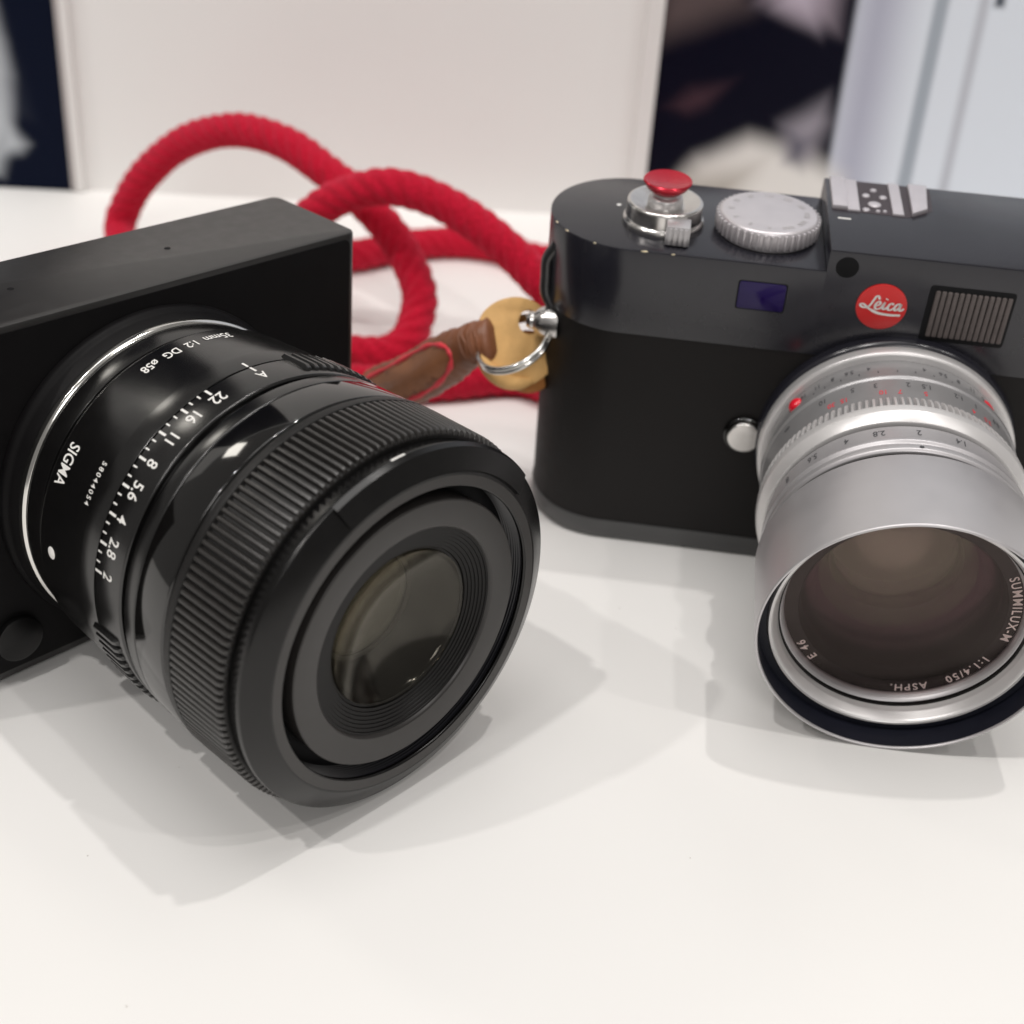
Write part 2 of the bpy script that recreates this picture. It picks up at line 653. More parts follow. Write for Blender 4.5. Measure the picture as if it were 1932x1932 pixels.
# matte front cover, a hair proud of the body
fc = MB().prism(rrect(-110.6, -2.1, 1.8, SH - 1.2, 1.5), 0, .25, .1, frame=lambda x, y, z: (x, -z, y))
fc.build('front_cover', 'sigma_front', S)
for hx, hy in ((-35.8, 13.7), (-68.6, 13.2)):
    MB().prism(circle2(hx, hy, .62, 16), SH - .5, SH + .03).build('microphone_hole', 'deep_black', body)
MB().prism(rrect(-96, -16, 3, SD - 2, 3), -1.05, .2, .2).build('base_pad', 'rubber', S)
# lens release button at the lower left of the mount
MB().lathe(chamfer([(0, -.1), (4.6, -.1), (4.6, -1.7), (0, -2.0)], .35, False), lambda a, h, b: (-82.6 + a, h, 8.6 + b), 48, False
           ).build('release_button', 'mount_black', S)
# mount surround (glossy) and chrome bayonet ring
MB().lathe(chamfer([(29, .3), (32.4, -.2), (32.3, -1.6), (31.6, -2.4), (31.0, -4.9), (29, -4.9)], .35), SF).build('mount_surround', 'sigma_front', S)
MB().lathe(chamfer([(29, -4.9), (31.1, -4.95), (31.35, -5.5), (31.3, -6.5), (30.9, -7.0), (29, -7.0)], .12), SF).build('mount_ring', 'chrome', S)
# rear barrel
barrel = MB().lathe(chamfer([(28, -7.0), (30.7, -7.0), (31.0, -7.6), (31.05, -11.9), (30.0, -12.1), (30.0, -13.2), (31.8, -13.3),
                             (32.25, -14.2), (32.95, -27.5), (32.95, -31.65), (28, -31.65)], .14), SF).build('lens_barrel', 'barrel_black', S)
mb = MB()
cyl_text(mb, 'SIGMA', 3.75, 147.4 * D2R, -16.85, 32.47, SX, SZ, .70)
mb.build('maker_lettering', 'print_white', barrel)
mb = MB()
cyl_text(mb, '35mm  1:2  DG  ø58', 2.75, 95.6 * D2R, -17.6, 32.52, SX, SZ, .80)
mb.build('lens_lettering', 'print_white', barrel)
mb = MB()
cyl_text(mb, '58044054', 1.55, 146.9 * D2R, -25.9, 32.99, SX, SZ, .92, 1.42)
mb.build('serial_number', 'print_white', barrel)
mb = MB()
cyl_patch(mb, 90.85 * D2R, 91.6 * D2R, -29.9, -31.5, 33.0, SX, SZ)
mb.build('index_line', 'print_white', barrel)
th = 175.6 * D2R
fr = lambda a, h, b: (SX + (32.3 + h) * math.cos(th) - a * math.sin(th), -18 + b, SZ + (32.3 + h) * math.sin(th) + a * math.cos(th))
MB().lathe([(0, .42), (.7, .36), (1.15, .15), (1.3, -.4)], fr, 24, False).build('mount_index_dot', 'print_white', barrel)

# aperture ring
ring = MB().lathe(chamfer([(29, -31.85), (32.7, -31.85), (33.0, -32.1), (33.0, -38.9), (32.6, -39.2), (29, -39.2)], .12), SF
                  ).build('aperture_ring', 'barrel_black', S)
stops = ['2', '2.8', '4', '5.6', '8', '11', '16', '22']
for i, s_ in enumerate(stops):
    a = (168.65 - 8.77 * i) * D2R
    mb = MB()
    cyl_text(mb, s_, 3.35, a - .2 * D2R, -35.35, 33.05, SX, SZ, .82)
    mb.build('aperture_number', 'print_white', ring)
    mb = MB()
    cyl_patch(mb, a - .38 * D2R, a + .38 * D2R, -32.05, -33.85, 33.045, SX, SZ, 2)
    mb.build('tick', 'print_white', ring)
    if i < 7:
        for k in (1, 2):
            b_ = a - 8.77 / 3 * k * D2R
            mb = MB()
            cyl_patch(mb, b_ - .25 * D2R, b_ + .25 * D2R, -32.05, -33.05, 33.045, SX, SZ, 2)
            mb.build('tick', 'print_white', ring)
mb = MB()
cyl_text(mb, 'A', 3.1, 91.2 * D2R, -35.3, 33.05, SX, SZ, .82)
mb.build('aperture_number', 'print_white', ring)
mb = MB()
cyl_patch(mb, 90.85 * D2R, 91.6 * D2R, -32.05, -33.7, 33.045, SX, SZ, 2)
mb.build('tick', 'print_white', ring)


def radial_rib(name, mname, prof, halfw, r0, parent, angles, cx, cz, taper=.6, ends=.3):
    """ribs round a barrel (axis y). prof: list of (y, height above r0); shared mesh"""
    mb_ = MB()
    sec = [(-1, 0), (-.95, .7), (-.72, .96), (0, 1), (.72, .96), (.95, .7), (1, 0)]
    vs, fs = [], []
    n = len(sec)
    for y, h in prof:
        for u, q in sec:
            vs.append((u * halfw * (1 - (1 - taper) * q), y, r0 - .25 + (h + .25) * q))
    for k in range(len(prof) - 1):
        for i in range(n - 1):
            fs.append((k * n + i, k * n + i + 1, (k + 1) * n + i + 1, (k + 1) * n + i))
    fs.append(tuple(range(n)))
    fs.append(tuple((len(prof) - 1) * n + i for i in reversed(range(n))))
    mb_.add(vs, fs)
    me = mb_.mesh(name, mname, sharp=32)
    for a in angles:
        o = link(name, me, parent)
        o.location = (cx * MM, 0, cz * MM)
        o.rotation_euler = (0, PI / 2 - a, 0)       # local z axis -> angle a in the x/z plane


# rib pads on both sides of the aperture numbers
angs = [(76.6 - 3.1 * k) * D2R for k in range(34)] + [(189.4 + 3.1 * k) * D2R for k in range(32)]
radial_rib('grip_rib', 'barrel_black', [(-30.3, .0), (-30.8, .62), (-36.4, .78), (-37.2, .45), (-37.5, -.05)], .62, 33.0, ring, angs, SX, SZ, .78)

# groove, glossy collar
MB().lathe(chamfer([(28, -39.2), (31.7, -39.2), (31.7, -40.5), (32.9, -40.6), (33.25, -40.9), (33.4, -43.6), (33.1, -43.85), (28, -43.85)], .12), SF
           ).build('collar_lip', 'barrel_black', S)
MB().lathe(chamfer([(28, -43.85), (33.1, -43.95), (33.55, -44.2), (33.75, -51.6), (33.3, -51.9), (33.0, -52.3), (28, -52.3)], .12), SF
           ).build('gloss_collar', 'gloss_black', S)
# focus ring
focus = MB().lathe(chamfer([(28, -52.4), (33.8, -52.45), (34.05, -52.7), (34.05, -54.2), (33.2, -54.5), (33.2, -66.8), (32.8, -67.0), (28, -67.0)], .10), SF
                   ).build('focus_ring', 'rubber', S)
radial_rib('rib', 'rubber_rib', [(-54.0, .1), (-54.4, .82), (-54.9, .9), (-66.2, .9), (-66.75, .66), (-67.0, .1)], .50, 33.2, focus,
           [(135.35 + 360 / 152 * k) * D2R for k in range(152)], SX, SZ, .66)
# front ring with bevel and bayonet tabs
front = MB().lathe(chamfer([(26.8, -66.9), (32.5, -66.9), (32.5, -69.2), (33.0, -69.5), (32.9, -70.5), (28.85, -72.55),
                            (26.7, -72.5), (26.45, -72.2), (26.6, -71.6), (27.0, -71.5)], .14), SF).build('front_ring', 'front_satin', S)
for a0, a1 in ((38, 117.4),):
    prof = [(29.2, -71.8), (32.5, -70.2), (33.3, -70.4), (32.9, -71.4), (29.4, -72.85)]
    MB().lathe(prof, SF, 44, True, a0 * D2R, a1 * D2R).build('bayonet_tab', 'front_satin', front)
mb = MB()
cyl_patch(mb, 91.2 * D2R, 96.0 * D2R, -69.7, -70.3, 33.08, SX, SZ, 6)
mb.build('hood_index_mark', 'print_white', front)
MB().lathe([(26.75, -72.3), (28.5, -72.3), (28.5, -72.56), (26.75, -72.56)], SF).build('front_lip', 'grey_ring', front)
# filter thread
prof = [(26.7, -72.0)]
y = -71.8
while y < -67.4:
    prof += [(27.05, y), (26.65, y + .28)]
    y += .56
prof += [(27.1, -67.2), (27.9, -67.2), (27.9, -71.8)]
MB().lathe(prof, SF).build('filter_thread', 'thread_black', front)
MB().lathe(chamfer([(24.0, -66.4), (27.5, -66.4), (27.5, -67.3), (24.0, -67.3)], .1), SF).build('thread_floor', 'deep_black', front)
MB().lathe(chamfer([(18.8, -66.8), (24.1, -66.8), (24.15, -71.8), (23.9, -72.0), (19.4, -71.75), (19.1, -71.5), (18.8, -71.0)], .1), SF
           ).build('front_plate', 'grey_ring', S)
# stepped funnel down to the glass
pr = [(19.2, -71.5)]
r_, y_ = 19.1, -71.2
for k in range(7):
    pr += [(r_, y_), (r_ - .55, y_ + .08)]
    r_ -= .62
    y_ += .26
pr += [(14.7, -69.2), (14.2, -69.1), (14.2, -68.2), (13.6, -66.5), (12.6, -63), (10.5, -60.5), (10.5, -60), (9.2, -59.6), (9.0, -55), (8.0, -50), (0, -50),
       (0, -48), (20, -48), (20, -66)]
MB().lathe(pr, SF).build('funnel', 'inner_black', S)


def lens_solid(rad, y_edge, bulge, back, n=14):
    """solid lens element: convex front, slightly convex back"""
    f_ = [(rad * i / n, y_edge - bulge * (1 - (i / n) ** 2)) for i in range(n + 1)]
    b_ = [(rad * i / n, y_edge + .9 + back * (1 - (i / n) ** 2)) for i in range(n, -1, -1)]
    return f_ + b_


MB().lathe(lens_solid(14.15, -69.8, -5.2, 5.0), SF, 96, False).build('front_glass', 'glass_sigma', S, sharp=60)
MB().lathe(lens_solid(10.3, -60.6, -1.6, 1.0), SF, 96, False).build('inner_glass', 'glass_inner', S, sharp=60)
MB().lathe([(9.6, -60.9), (10.45, -60.95), (10.45, -60.4), (9.6, -60.5)], SF, 96).build('inner_rim', 'grey_ring', S)

# ------------------------------------------------------------------ rangefinder camera on the right
Lm = empty('rangefinder_camera', (2.776, 273.872, 0), (.1133, 0, -.0955))
tag(Lm, 'black rangefinder camera with a silver lens, round red logo and red shutter button', 'camera')
LX, LZ, LD, LW = 75.234, 33.677, 34.27, 139.0
ZLO, ZHI, ZSEAM, ZBASE, XST = 73.14, 77.73, 54.11, 5.22, 56.33


def LF(a, h, b):
    return (LX + a, h, LZ + b)


def stadium(d, x_from=None, x_to=None, n=40):
    """plan outline of the body, grown by d; optionally only one end with a straight cut"""
    R = LD / 2
    r = R + d
    left = [(R + r * math.cos(a), R + r * math.sin(a)) for a in [PI / 2 + PI * i / n for i in range(n + 1)]]
    right = [(LW - R + r * math.cos(a), R + r * math.sin(a)) for a in [-PI / 2 + PI * i / n for i in range(n + 1)]]
    if x_to is not None:
        return left + [(x_to, -d), (x_to, LD + d)]
    if x_from is not None:
        return right + [(x_from, LD + d), (x_from, -d)]
    return left + right


MB().prism(stadium(.15), 0, ZBASE, .25, bev_bot=.9).build('base_plate', 'leica_base', Lm)
MB().prism(stadium(-.12), ZBASE - .1, ZSEAM + .1, 0).build('camera_body', 'leatherette', Lm)
top = MB()
top.prism(stadium(.12, x_to=XST), ZSEAM, ZLO, .35, bev_bot=.15)
top_o = top.build('top_plate', 'leica_top', Lm)
MB().prism(stadium(.125, x_from=XST), ZSEAM - .002, ZHI, .4, bev_bot=.15).build('raised_top_plate', 'leica_top', Lm)

XZ = lambda x, y, z: (x, -z, y)     # outline drawn on the front face (x, z), extruded forwards


def ring_frame(outer, inner, y0, y1):
    """rectangular frame on the front face; outer/inner are point lists of equal length"""
    mb_ = MB()
    n = len(outer)
    vs = [(x, -y1, z) for x, z in outer] + [(x, -y1, z) for x, z in inner] + [(x, -y0, z) for x, z in inner] + [(x, -y0, z) for x, z in outer]
    fs = []
    for i in range(n):
        j = (i + 1) % n
        for k in range(4):
            l = (k + 1) % 4
            fs.append((k * n + i, k * n + j, l * n + j, l * n + i))
    return mb_.add(vs, fs)


# small rangefinder window, violet glass
wf = MB().prism(rrect(39.7, 49.6, 62.75, 69.25, .6), -.4, .14, .06, XZ).build('rangefinder_window', 'deep_black', Lm)
MB().prism(rrect(40.0, 49.3, 63.0, 69.0, .6), 0, .24, .04, XZ).build('window_glass', 'window_purple', wf)
# ribbed frame-line window
rw = MB().prism(rrect(76.7, 93.3, 60.3, 72.6, .8), -.4, .16, .05, XZ).build('ribbed_window', 'deep_black', Lm)
for k in range(13):
    x = 77.9 + k * 1.155
    MB().prism(rrect(x, x + .98, 61.3, 71.5, .3, 3), 0, .55, .28, XZ).build('window_rib', 'window_frost', rw)
# viewfinder window further right
vw = MB().prism(rrect(104, 124, 60.5, 73, 1.2), -.4, .16, .05, XZ).build('viewfinder_window', 'deep_black', Lm)
MB().prism(rrect(105, 123, 61.5, 72, .8), 0, .22, .04, XZ).build('window_glass', 'window_purple', vw)
# sensor hole
MB().prism(circle2(60.1, 74.3, 2.25, 32), -.4, .14, .03, XZ).build('light_sensor', 'deep_black', Lm)
# red logo badge with script lettering
bx, bz, br_ = 68.19, 66.75, 4.95
badge = MB().prism(circle2(bx, bz, br_, 64), 0, .55, .15, XZ).build('logo_badge', 'red_dot', Lm)


def stroke(mb_, pts, wd, z):
    pts = crom(pts, 6)
    vs, fs = [], []
    n = len(pts)
    for i, q in enumerate(pts):
        tdir = (pts[min(i + 1, n - 1)] - pts[max(i - 1, 0)])
        tdir = tdir.normalized() if tdir.length > 1e-6 else Vector((1, 0))
        ang = math.atan2(tdir.y, tdir.x)
        ww = wd * (.62 + .5 * abs(math.sin(ang - .35)))
        nrm = Vector((-tdir.y, tdir.x)) * ww
        for sgn in (1, -1):
            u = q + nrm * sgn
            vs.append((bx + u.x * br_, -z, bz + u.y * br_))
    for i in range(n - 1):
        fs.append((2 * i, 2 * i + 1, 2 * i + 3, 2 * i + 2))
    mb_.add(vs, fs)


lt = MB()
zz = .60
stroke(lt, [(-.13, .34), (-.19, .47), (-.28, .46), (-.37, .24), (-.47, .02), (-.60, -.08), (-.78, -.05), (-.84, .04), (-.72, .07),
            (-.52, -.08), (-.28, -.21)], .042, zz)
stroke(lt, [(-.36, -.17), (-.1, -.265), (.2, -.30), (.5, -.30), (.80, -.27)], .062, zz + .004)
stroke(lt, [(-.28, .03), (-.14, .08), (-.07, .17), (-.12, .25), (-.22, .17), (-.26, .02), (-.20, -.09), (-.08, -.07), (.02, .03)], .042, zz + .008)
stroke(lt, [(.0, .0), (.10, .23), (.06, .06), (.07, -.06), (.15, -.06), (.22, .03)], .042, zz + .012)
stroke(lt, [(.145, .36), (.17, .40)], .06, zz + .004)
stroke(lt, [(.43, .15), (.40, .22), (.31, .18), (.25, .04), (.28, -.07), (.37, -.08), (.48, .02)], .042, zz + .016)
stroke(lt, [(.72, .15), (.66, .23), (.56, .16), (.51, .03), (.54, -.07), (.62, -.03), (.70, .10), (.75, .22), (.71, .04), (.73, -.06), (.80, -.05), (.88, .04)], .042, zz + .02)
lt.build('logo_lettering', 'print_white', badge)

# lens release button
RBF = lambda a, h, b: (46.1 + a, h, 32.9 + b)
rb = MB().lathe(chamfer([(0, .2), (4.5, .2), (4.45, -.7), (4.0, -1.1), (3.75, -.7), (0, -.7)], .2, False), RBF, 56, False
                ).build('release_collar', 'gloss_black', Lm)
MB().lathe(chamfer([(0, -.6), (3.6, -.6), (3.6, -1.5), (3.35, -1.8), (0, -1.75)], .15, False), RBF, 56, False
           ).build('release_button', 'steel', rb)
# lens mount
MB().lathe(chamfer([(20, .3), (26.9, .3), (26.7, -1.8), (26.0, -2.6), (20, -2.6)], .3), LF).build('mount_plate', 'leica_top', Lm)
MB().lathe(chamfer([(20, -2.5), (25.9, -2.6), (26.2, -2.95), (26.2, -5.2), (25.7, -5.6), (20, -5.6)], .22), LF).build('mount_ring', 'silver_light', Lm)
scale = MB().lathe(chamfer([(20, -5.6), (24.5, -5.6), (24.75, -11.3), (20, -11.3)], .12), LF).build('depth_scale_ring', 'silver_dark', Lm)
for tx, a in (('16', 142), ('11', 134), ('8', 126), ('5.6', 118), ('4', 109), ('4', 84), ('5.6', 75), ('8', 67), ('11', 59), ('16', 51)):
    mb = MB()
    cyl_text(mb, tx, 1.9, a * D2R, -8.2, 24.69, LX, LZ, .8)
    mb.build('scale_number', 'print_grey', scale)
for a in (136, 130, 122, 113.5, 105, 96.5, 88.5, 80, 71, 63, 55):
    mb = MB()
    cyl_patch(mb, (a - .25) * D2R, (a + .25) * D2R, -9.7, -11.2, 24.79, LX, LZ, 2)
    mb.build('tick', 'print_grey', scale)
for a, hgt in ((147.5, 1.0), (47, .38)):
    th = a * D2R
    fr = lambda q, h, b, th=th: (LX + (24.5 + h) * math.cos(th) - q * math.sin(th), -8.6 + b, LZ + (24.5 + h) * math.sin(th) + q * math.cos(th))
    MB().lathe([(0, 1.2 * hgt), (.65, 1.15 * hgt), (1.3, .8 * hgt), (1.7, .2 * hgt), (1.7, -.5)], fr, 24, False).build('mount_index_bead', 'red_bead', scale)
# focusing ring
fr_o = MB().lathe(chamfer([(20, -11.3), (25.2, -11.4), (25.6, -11.8), (25.6, -13.2), (25.2, -13.7), (25.25, -20.6), (25.2, -24.7), (20, -24.7)], .14), LF).build('focus_ring', 'silver_dark', Lm)  # darker silver puts the shade between the ribs into the colour
MB().lathe(chamfer([(20, -24.7), (26.1, -24.7), (26.5, -25.0), (26.3, -26.6), (25.1, -28.75), (20, -28.8)], .12), LF).build('focus_ring_rim', 'silver_light', fr_o)  # lighter silver: light caught by the sloping rim put into the colour
radial_rib('rib', 'silver_light', [(-20.2, -.05), (-21.0, .45), (-22.6, 1.0), (-24.4, 1.22), (-24.9, 1.22)], .42, 25.2, fr_o,
           [(102.7 + 360 / 122 * k) * D2R for k in range(122)], LX, LZ, .72)
for tx, a in (('∞', 152), ('10', 131), ('5', 117), ('3', 107), ('2', 93), ('1.5', 85), ('1.2', 70), ('1', 61), ('0.9', 48)):
    mb = MB()
    cyl_text(mb, tx, 2.2, a * D2R, -15.7, 25.27, LX, LZ, .8)
    mb.build('distance_number', 'print_grey', fr_o)
for tx, a in (('30', 127), ('15', 121), ('10', 104), ('7', 97), ('5', 86), ('4', 63), ('3.5', 55)):
    mb = MB()
    cyl_text(mb, tx, 2.1, a * D2R, -18.4, 25.28, LX, LZ, .8)
    mb.build('distance_number', 'print_red', fr_o)
# aperture ring
MB().lathe([(20, -28.8), (24.0, -28.8), (24.0, -29.6), (20, -29.6)], LF).build('ring_gap', 'inner_black', Lm)
ap = MB().lathe(chamfer([(20, -29.6), (24.6, -29.6), (24.85, -29.9), (24.85, -33.6), (25.5, -34.2), (25.6, -35.4), (25.1, -35.9), (25.1, -36.4), (25.5, -36.8), (25.5, -38.0),
                         (25.0, -38.5), (20, -38.5)], .14), LF).build('aperture_ring', 'silver', Lm)
for tx, a in (('1.4', 73), ('2', 91.5), ('2.8', 108), ('4', 122), ('5.6', 138.5), ('8', 154), ('1.4', 35)):
    mb = MB()
    cyl_text(mb, tx, 2.3, a * D2R, -31.8, 24.9, LX, LZ, .82)
    mb.build('aperture_number', 'print_grey', ap)
mb = MB()
cyl_text(mb, '•', 3.2, 91.8 * D2R, -37.4, 25.56, LX, LZ)
mb.build('index_dot', 'print_grey', ap)
MB().lathe([(20, -38.5), (24.6, -38.5), (24.6, -41.4), (20, -41.4)], LF).build('hood_gap', 'inner_black', Lm)  # black colour stands in for the shadow behind the hood
# extended telescopic hood
hood = MB().lathe(chamfer([(24.2, -41.2), (26.3, -41.3), (26.62, -41.7), (26.62, -62.0), (26.45, -62.3), (26.15, -62.35), (26.0, -62.0), (26.0, -50), (24.2, -50)], .12), LF, 200
                  ).build('lens_hood', 'silver', Lm)
MB().lathe([(25.95, -61.9), (25.95, -57.2), (24.4, -57.2), (24.4, -56.6), (25.98, -56.6)], LF, 160).build('hood_lining', 'hood_inside', hood)
# front of the lens barrel: silver filter rim with thread
pr = [(24.2, -50), (24.3, -57.6), (24.05, -58.15), (23.6, -58.2)]
y, r_ = -57.9, 23.3
for k in range(4):
    pr += [(r_, y), (r_ - .12, y + .34)]
    y += .55
    r_ -= .22
pr += [(22.5, -55.4), (22.3, -55.0), (22.3, -50)]
MB().lathe(pr, LF, 200).build('filter_rim', 'silver_light', Lm)
MB().lathe([(22.6, -55.1), (22.0, -54.9), (22.0, -54.0), (22.6, -54.0)], LF, 160).build('rim_gap', 'inner_black', Lm)
MB().lathe(chamfer([(22.25, -54.2), (21.9, -54.2), (21.5, -53.6), (21.2, -52.6), (21.2, -52.0), (22.3, -52.0)], .08), LF, 200).build('inner_rim', 'silver', Lm)
# name ring and funnel
pr = [(21.9, -52.2), (18.6, -52.15), (18.3, -51.8), (18.0, -47), (15.6, -43), (14.8, -40), (12.5, -38), (12.2, -30), (0, -30), (0, -28), (21.9, -28)]
nr = MB().lathe(pr, LF, 120).build('name_ring', 'inner_black', Lm)
for tx, a, spc in (('SUMMILUX-M', 8, 1.22), ('1:1.4/50', -41, 1.28), ('ASPH.', -74.5, 1.28), ('E 46', -139, 1.35)):
    mb = MB()
    ring_text(mb, tx, 2.4, a * D2R, 19.95, -52.26, LX, LZ, spc, .92)
    mb.build('ring_lettering', 'print_white', nr)
MB().lathe([(0, -52.95), (21.35, -52.95), (21.35, -52.45), (0, -52.45)], LF, 96, False).build('front_filter', 'glass_filter', Lm)
MB().lathe(lens_solid(18.0, -48.6, 2.0, -1.5), LF, 96, False).build('front_glass', 'glass_pink', Lm, sharp=60)
MB().lathe(lens_solid(14.6, -41.5, 1.5, 1.5), LF, 96, False).build('inner_glass', 'glass_green', Lm, sharp=60)

MB().lathe(lens_solid(11.5, -35.5, 3.6, 1.0), LF, 96, False).build('rear_glass', 'glass_rear', Lm, sharp=60)
# shutter release with soft-release button, on the low part of the top plate
cx, cy = 23.35, 13.8
UP = lambda a, h, b: (cx + a, cy + b, ZLO + h)
sh = MB().lathe(chamfer([(0, -.2), (8.4, -.2), (8.4, 1.1), (8.05, 1.5), (7.8, 1.7), (7.8, 4.7), (7.45, 5.1), (6.9, 5.05), (4.2, 4.0), (0, 3.9)], .22, False), UP, 80, False
                ).build('shutter_release', 'steel', Lm)
MB().lathe(chamfer([(0, 3.5), (3.6, 3.6), (3.6, 5.4), (3.3, 5.9), (2.4, 6.1), (2.2, 7.2), (0, 7.2)], .2, False), UP, 48, False).build('release_stem', 'silver_light', sh)
MB().lathe([(0, 6.3), (1.8, 6.35), (3.0, 6.8), (4.2, 7.8), (4.85, 8.8), (4.98, 9.3), (4.75, 9.5), (3.6, 9.2), (2.0, 8.95), (0, 8.85)], UP, 64, False
           ).build('soft_release_button', 'red_paint', sh)
lv = MB().box(24.2, 29.0, 3.0, 7.6, ZLO + .2, ZLO + 4.3, .35).build('power_lever', 'silver', sh)
for k in range(4):
    MB().box(24.75 + k * 1.05, 25.35 + k * 1.05, 2.55, 3.3, ZLO + .45, ZLO + 4.0, .12).build('lever_rib', 'silver', lv)
MB().prism(circle2(13.8, 20, .5, 16), ZLO, ZLO + .05).build('index_dot', 'print_white', top_o)
for wx, a, ln in ((None, 208, .9), (None, 222, 1.1), (None, 247, .7), (20.5, 0, 1.5), (26.2, 0, .8)):
    R0 = LD / 2 + .05
    if wx is None:
        c = (LD / 2 + R0 * math.cos(a * D2R), LD / 2 + R0 * math.sin(a * D2R), ZLO - .12)
        tv = (-math.sin(a * D2R), math.cos(a * D2R))
    else:
        c, tv = (wx, -.05, ZLO - .12), (1, 0)
    pts = [(c[0] + tv[0] * ln * q, c[1] + tv[1] * ln * q, c[2] + .04 * math.sin(9 * q)) for q in (-.5, -.25, 0, .25, .5)]
    MB().sweep(pts, lambda i, a: (.05, .16, .2, .14, .04)[i], 8).build('worn_edge', 'brass', top_o)
# shutter speed dial
cx2, cy2 = 44.5, 14.4
UP2 = lambda a, h, b: (cx2 + a, cy2 + b, ZLO + h)
dial = MB().lathe(chamfer([(0, .1), (9.9, .1), (9.9, .7), (10.1, .8), (10.1, 3.9), (9.6, 4.5), (0, 4.55)], .3, False), UP2, 96, False).build('shutter_dial', 'silver_dial', Lm)
rib = MB().prism([(9.9, -.42), (10.55, -.26), (10.68, 0), (10.55, .26), (9.9, .42)], .75, 4.0, .18)
me = rib.mesh('rib', 'silver_dial')
for k in range(46):
    o = link('rib', me, dial)
    o.location = (cx2 * MM, cy2 * MM, ZLO * MM)
    o.rotation_euler = (0, 0, 2 * PI * k / 46)
for k, tx in enumerate(('4000', '2000', '1000', '500', '250', '125', '60', '30', '15', '8', 'B', 'A')):
    a = (-60 + 30 * k) * D2R
    v, f = text2d(tx, 1.7)
    mb = MB()
    mb.add([(cx2 + (7.6 + h) * math.cos(a - x * .8 / 7.6), cy2 + (7.6 + h) * math.sin(a - x * .8 / 7.6), ZLO + 4.59) for x, h in v], f)
    mb.build('speed_number', 'print_faint', dial)
# hot shoe let into the raised plate
hs = MB().prism([(57.2, 18.4), (72.6, 18.0), (76.2, 20.6), (77.9, 22.5), (78.3, 33.6), (57.4, 33.8)], ZHI - .3, ZHI + .06).build('hot_shoe', 'shoe_dark', Lm)
MB().box(57.3, 60.4, 18.9, 33.6, ZHI - .2, ZHI + .95, .25).build('shoe_rail', 'shoe_metal', hs)
MB().box(60.4, 62.9, 18.35, 33.5, ZHI - .2, ZHI + .55, .2).build('shoe_rail', 'shoe_metal', hs)
MB().box(69.5, 71.8, 18.3, 33.5, ZHI - .2, ZHI + .55, .2).build('shoe_rail', 'shoe_metal', hs)
MB().prism([(73.4, 18.6), (76.7, 21.6), (77.5, 33.4), (73.6, 33.4)], ZHI - .2, ZHI + .95, .25).build('shoe_rail', 'shoe_metal', hs)
for qx, qy, r in ((66.1, 22.6, 1.35), (64.2, 19.6, .75), (64.6, 26.6, .8), (68.1, 26.4, .8), (66.6, 19.4, .5), (68.0, 19.6, .45), (66.3, 29.6, .7)):
    MB().lathe([(0, .4), (r * .8, .38), (r, .2), (r, -.1)], lambda a, h, b, qx=qx, qy=qy: (qx + a, qy + b, ZHI + h), 24, False).build('contact_pin', 'shoe_metal', hs)
MB().box(58.3, 60.9, 14.4, 14.95, ZHI, ZHI + .05).build('top_index_mark', 'print_white', Lm)
# strap lug and rubbing plate on the rounded end
LUG = lambda a, h, b: (2.0 - h, 9 + a, 49.6 + b)
lug = MB().lathe([(3.4, -1.8), (3.4, .9), (3.15, 1.9), (2.5, 2.9), (1.9, 3.5), (1.95, 4.1), (1.3, 5.0), (0, 5.2)], LUG, 40, False).build('strap_lug', 'steel', Lm)
MB().sweep([Vector(q) for q in crom([(2.1, 10.0, 53.0), (.55, 10.4, 56), (.35, 10.6, 60), (.45, 10.5, 64), (2.2, 10.0, 67.2)], 6)], lambda i, a: 1.25, 16).build('end_bumper', 'leica_base', Lm)

# ------------------------------------------------------------------ red rope strap (world coordinates)
O = (-40, 330, 0)
strap = empty('camera_strap', O)
tag(strap, 'looped red rope strap with brown leather end and split ring, behind the cameras', 'strap')
path = [(-34, 298, 20), (-44, 308, 10.5), (-62, 318, 5.2), (-95, 328, 5.0), (-122, 338, 5.0), (-131, 366, 5.0), (-130, 396, 5.0), (-131.5, 420, 5.1),
        (-133.2, 430, 10.5), (-124.7, 428, 24.9), (-109.7, 422, 38.8), (-91.7, 412, 47.0), (-74.8, 402, 47.5), (-61, 393, 42.7),
        (-47.6, 385, 35.7), (-37.5, 378, 27.1), (-31.0, 368, 18.7), (-30.7, 361, 12.8), (-33.1, 355, 8.0), (-39.5, 351.5, 5.3), (-54, 353, 5.0), (-72, 364, 5.2), (-86, 382, 6), (-92, 396, 9), (-88, 402, 18), (-76, 390, 24),
        (-66.7, 376, 30.5), (-60.9, 373, 37.2), (-52.5, 371, 43.3), (-40.5, 368, 47.6), (-27.3, 366, 45.8), (-13.7, 362, 40.1), (-3.1, 358, 33.3), (6, 353, 26.5),
        (24, 346, 13), (48, 348, 5.2), (66, 366, 5.0), (62, 396, 5.0), (36, 420, 5.0), (12, 432, 5.0), (-.3, 436.2, 5.0), (-13, 443.6, 5.0), (-27.3, 444.6, 5.0),
        (-42.6, 437.8, 5.0), (-56.8, 425.9, 5.0), (-80, 414, 5.0), (-104, 402, 5.0), (-113, 380, 5.0), (-104, 356, 5.0), (-82, 343, 5.0), (-58, 335, 5.0), (-38, 333, 5.0), (-19, 338.5, 5.0),
        (0, 343.9, 5.0), (20, 332, 5.0), (60, 325, 5.0), (110, 318, 7), (140, 308, 22), (152, 296, 40), (150, 290, 46)]
cen = crom(path, 14)
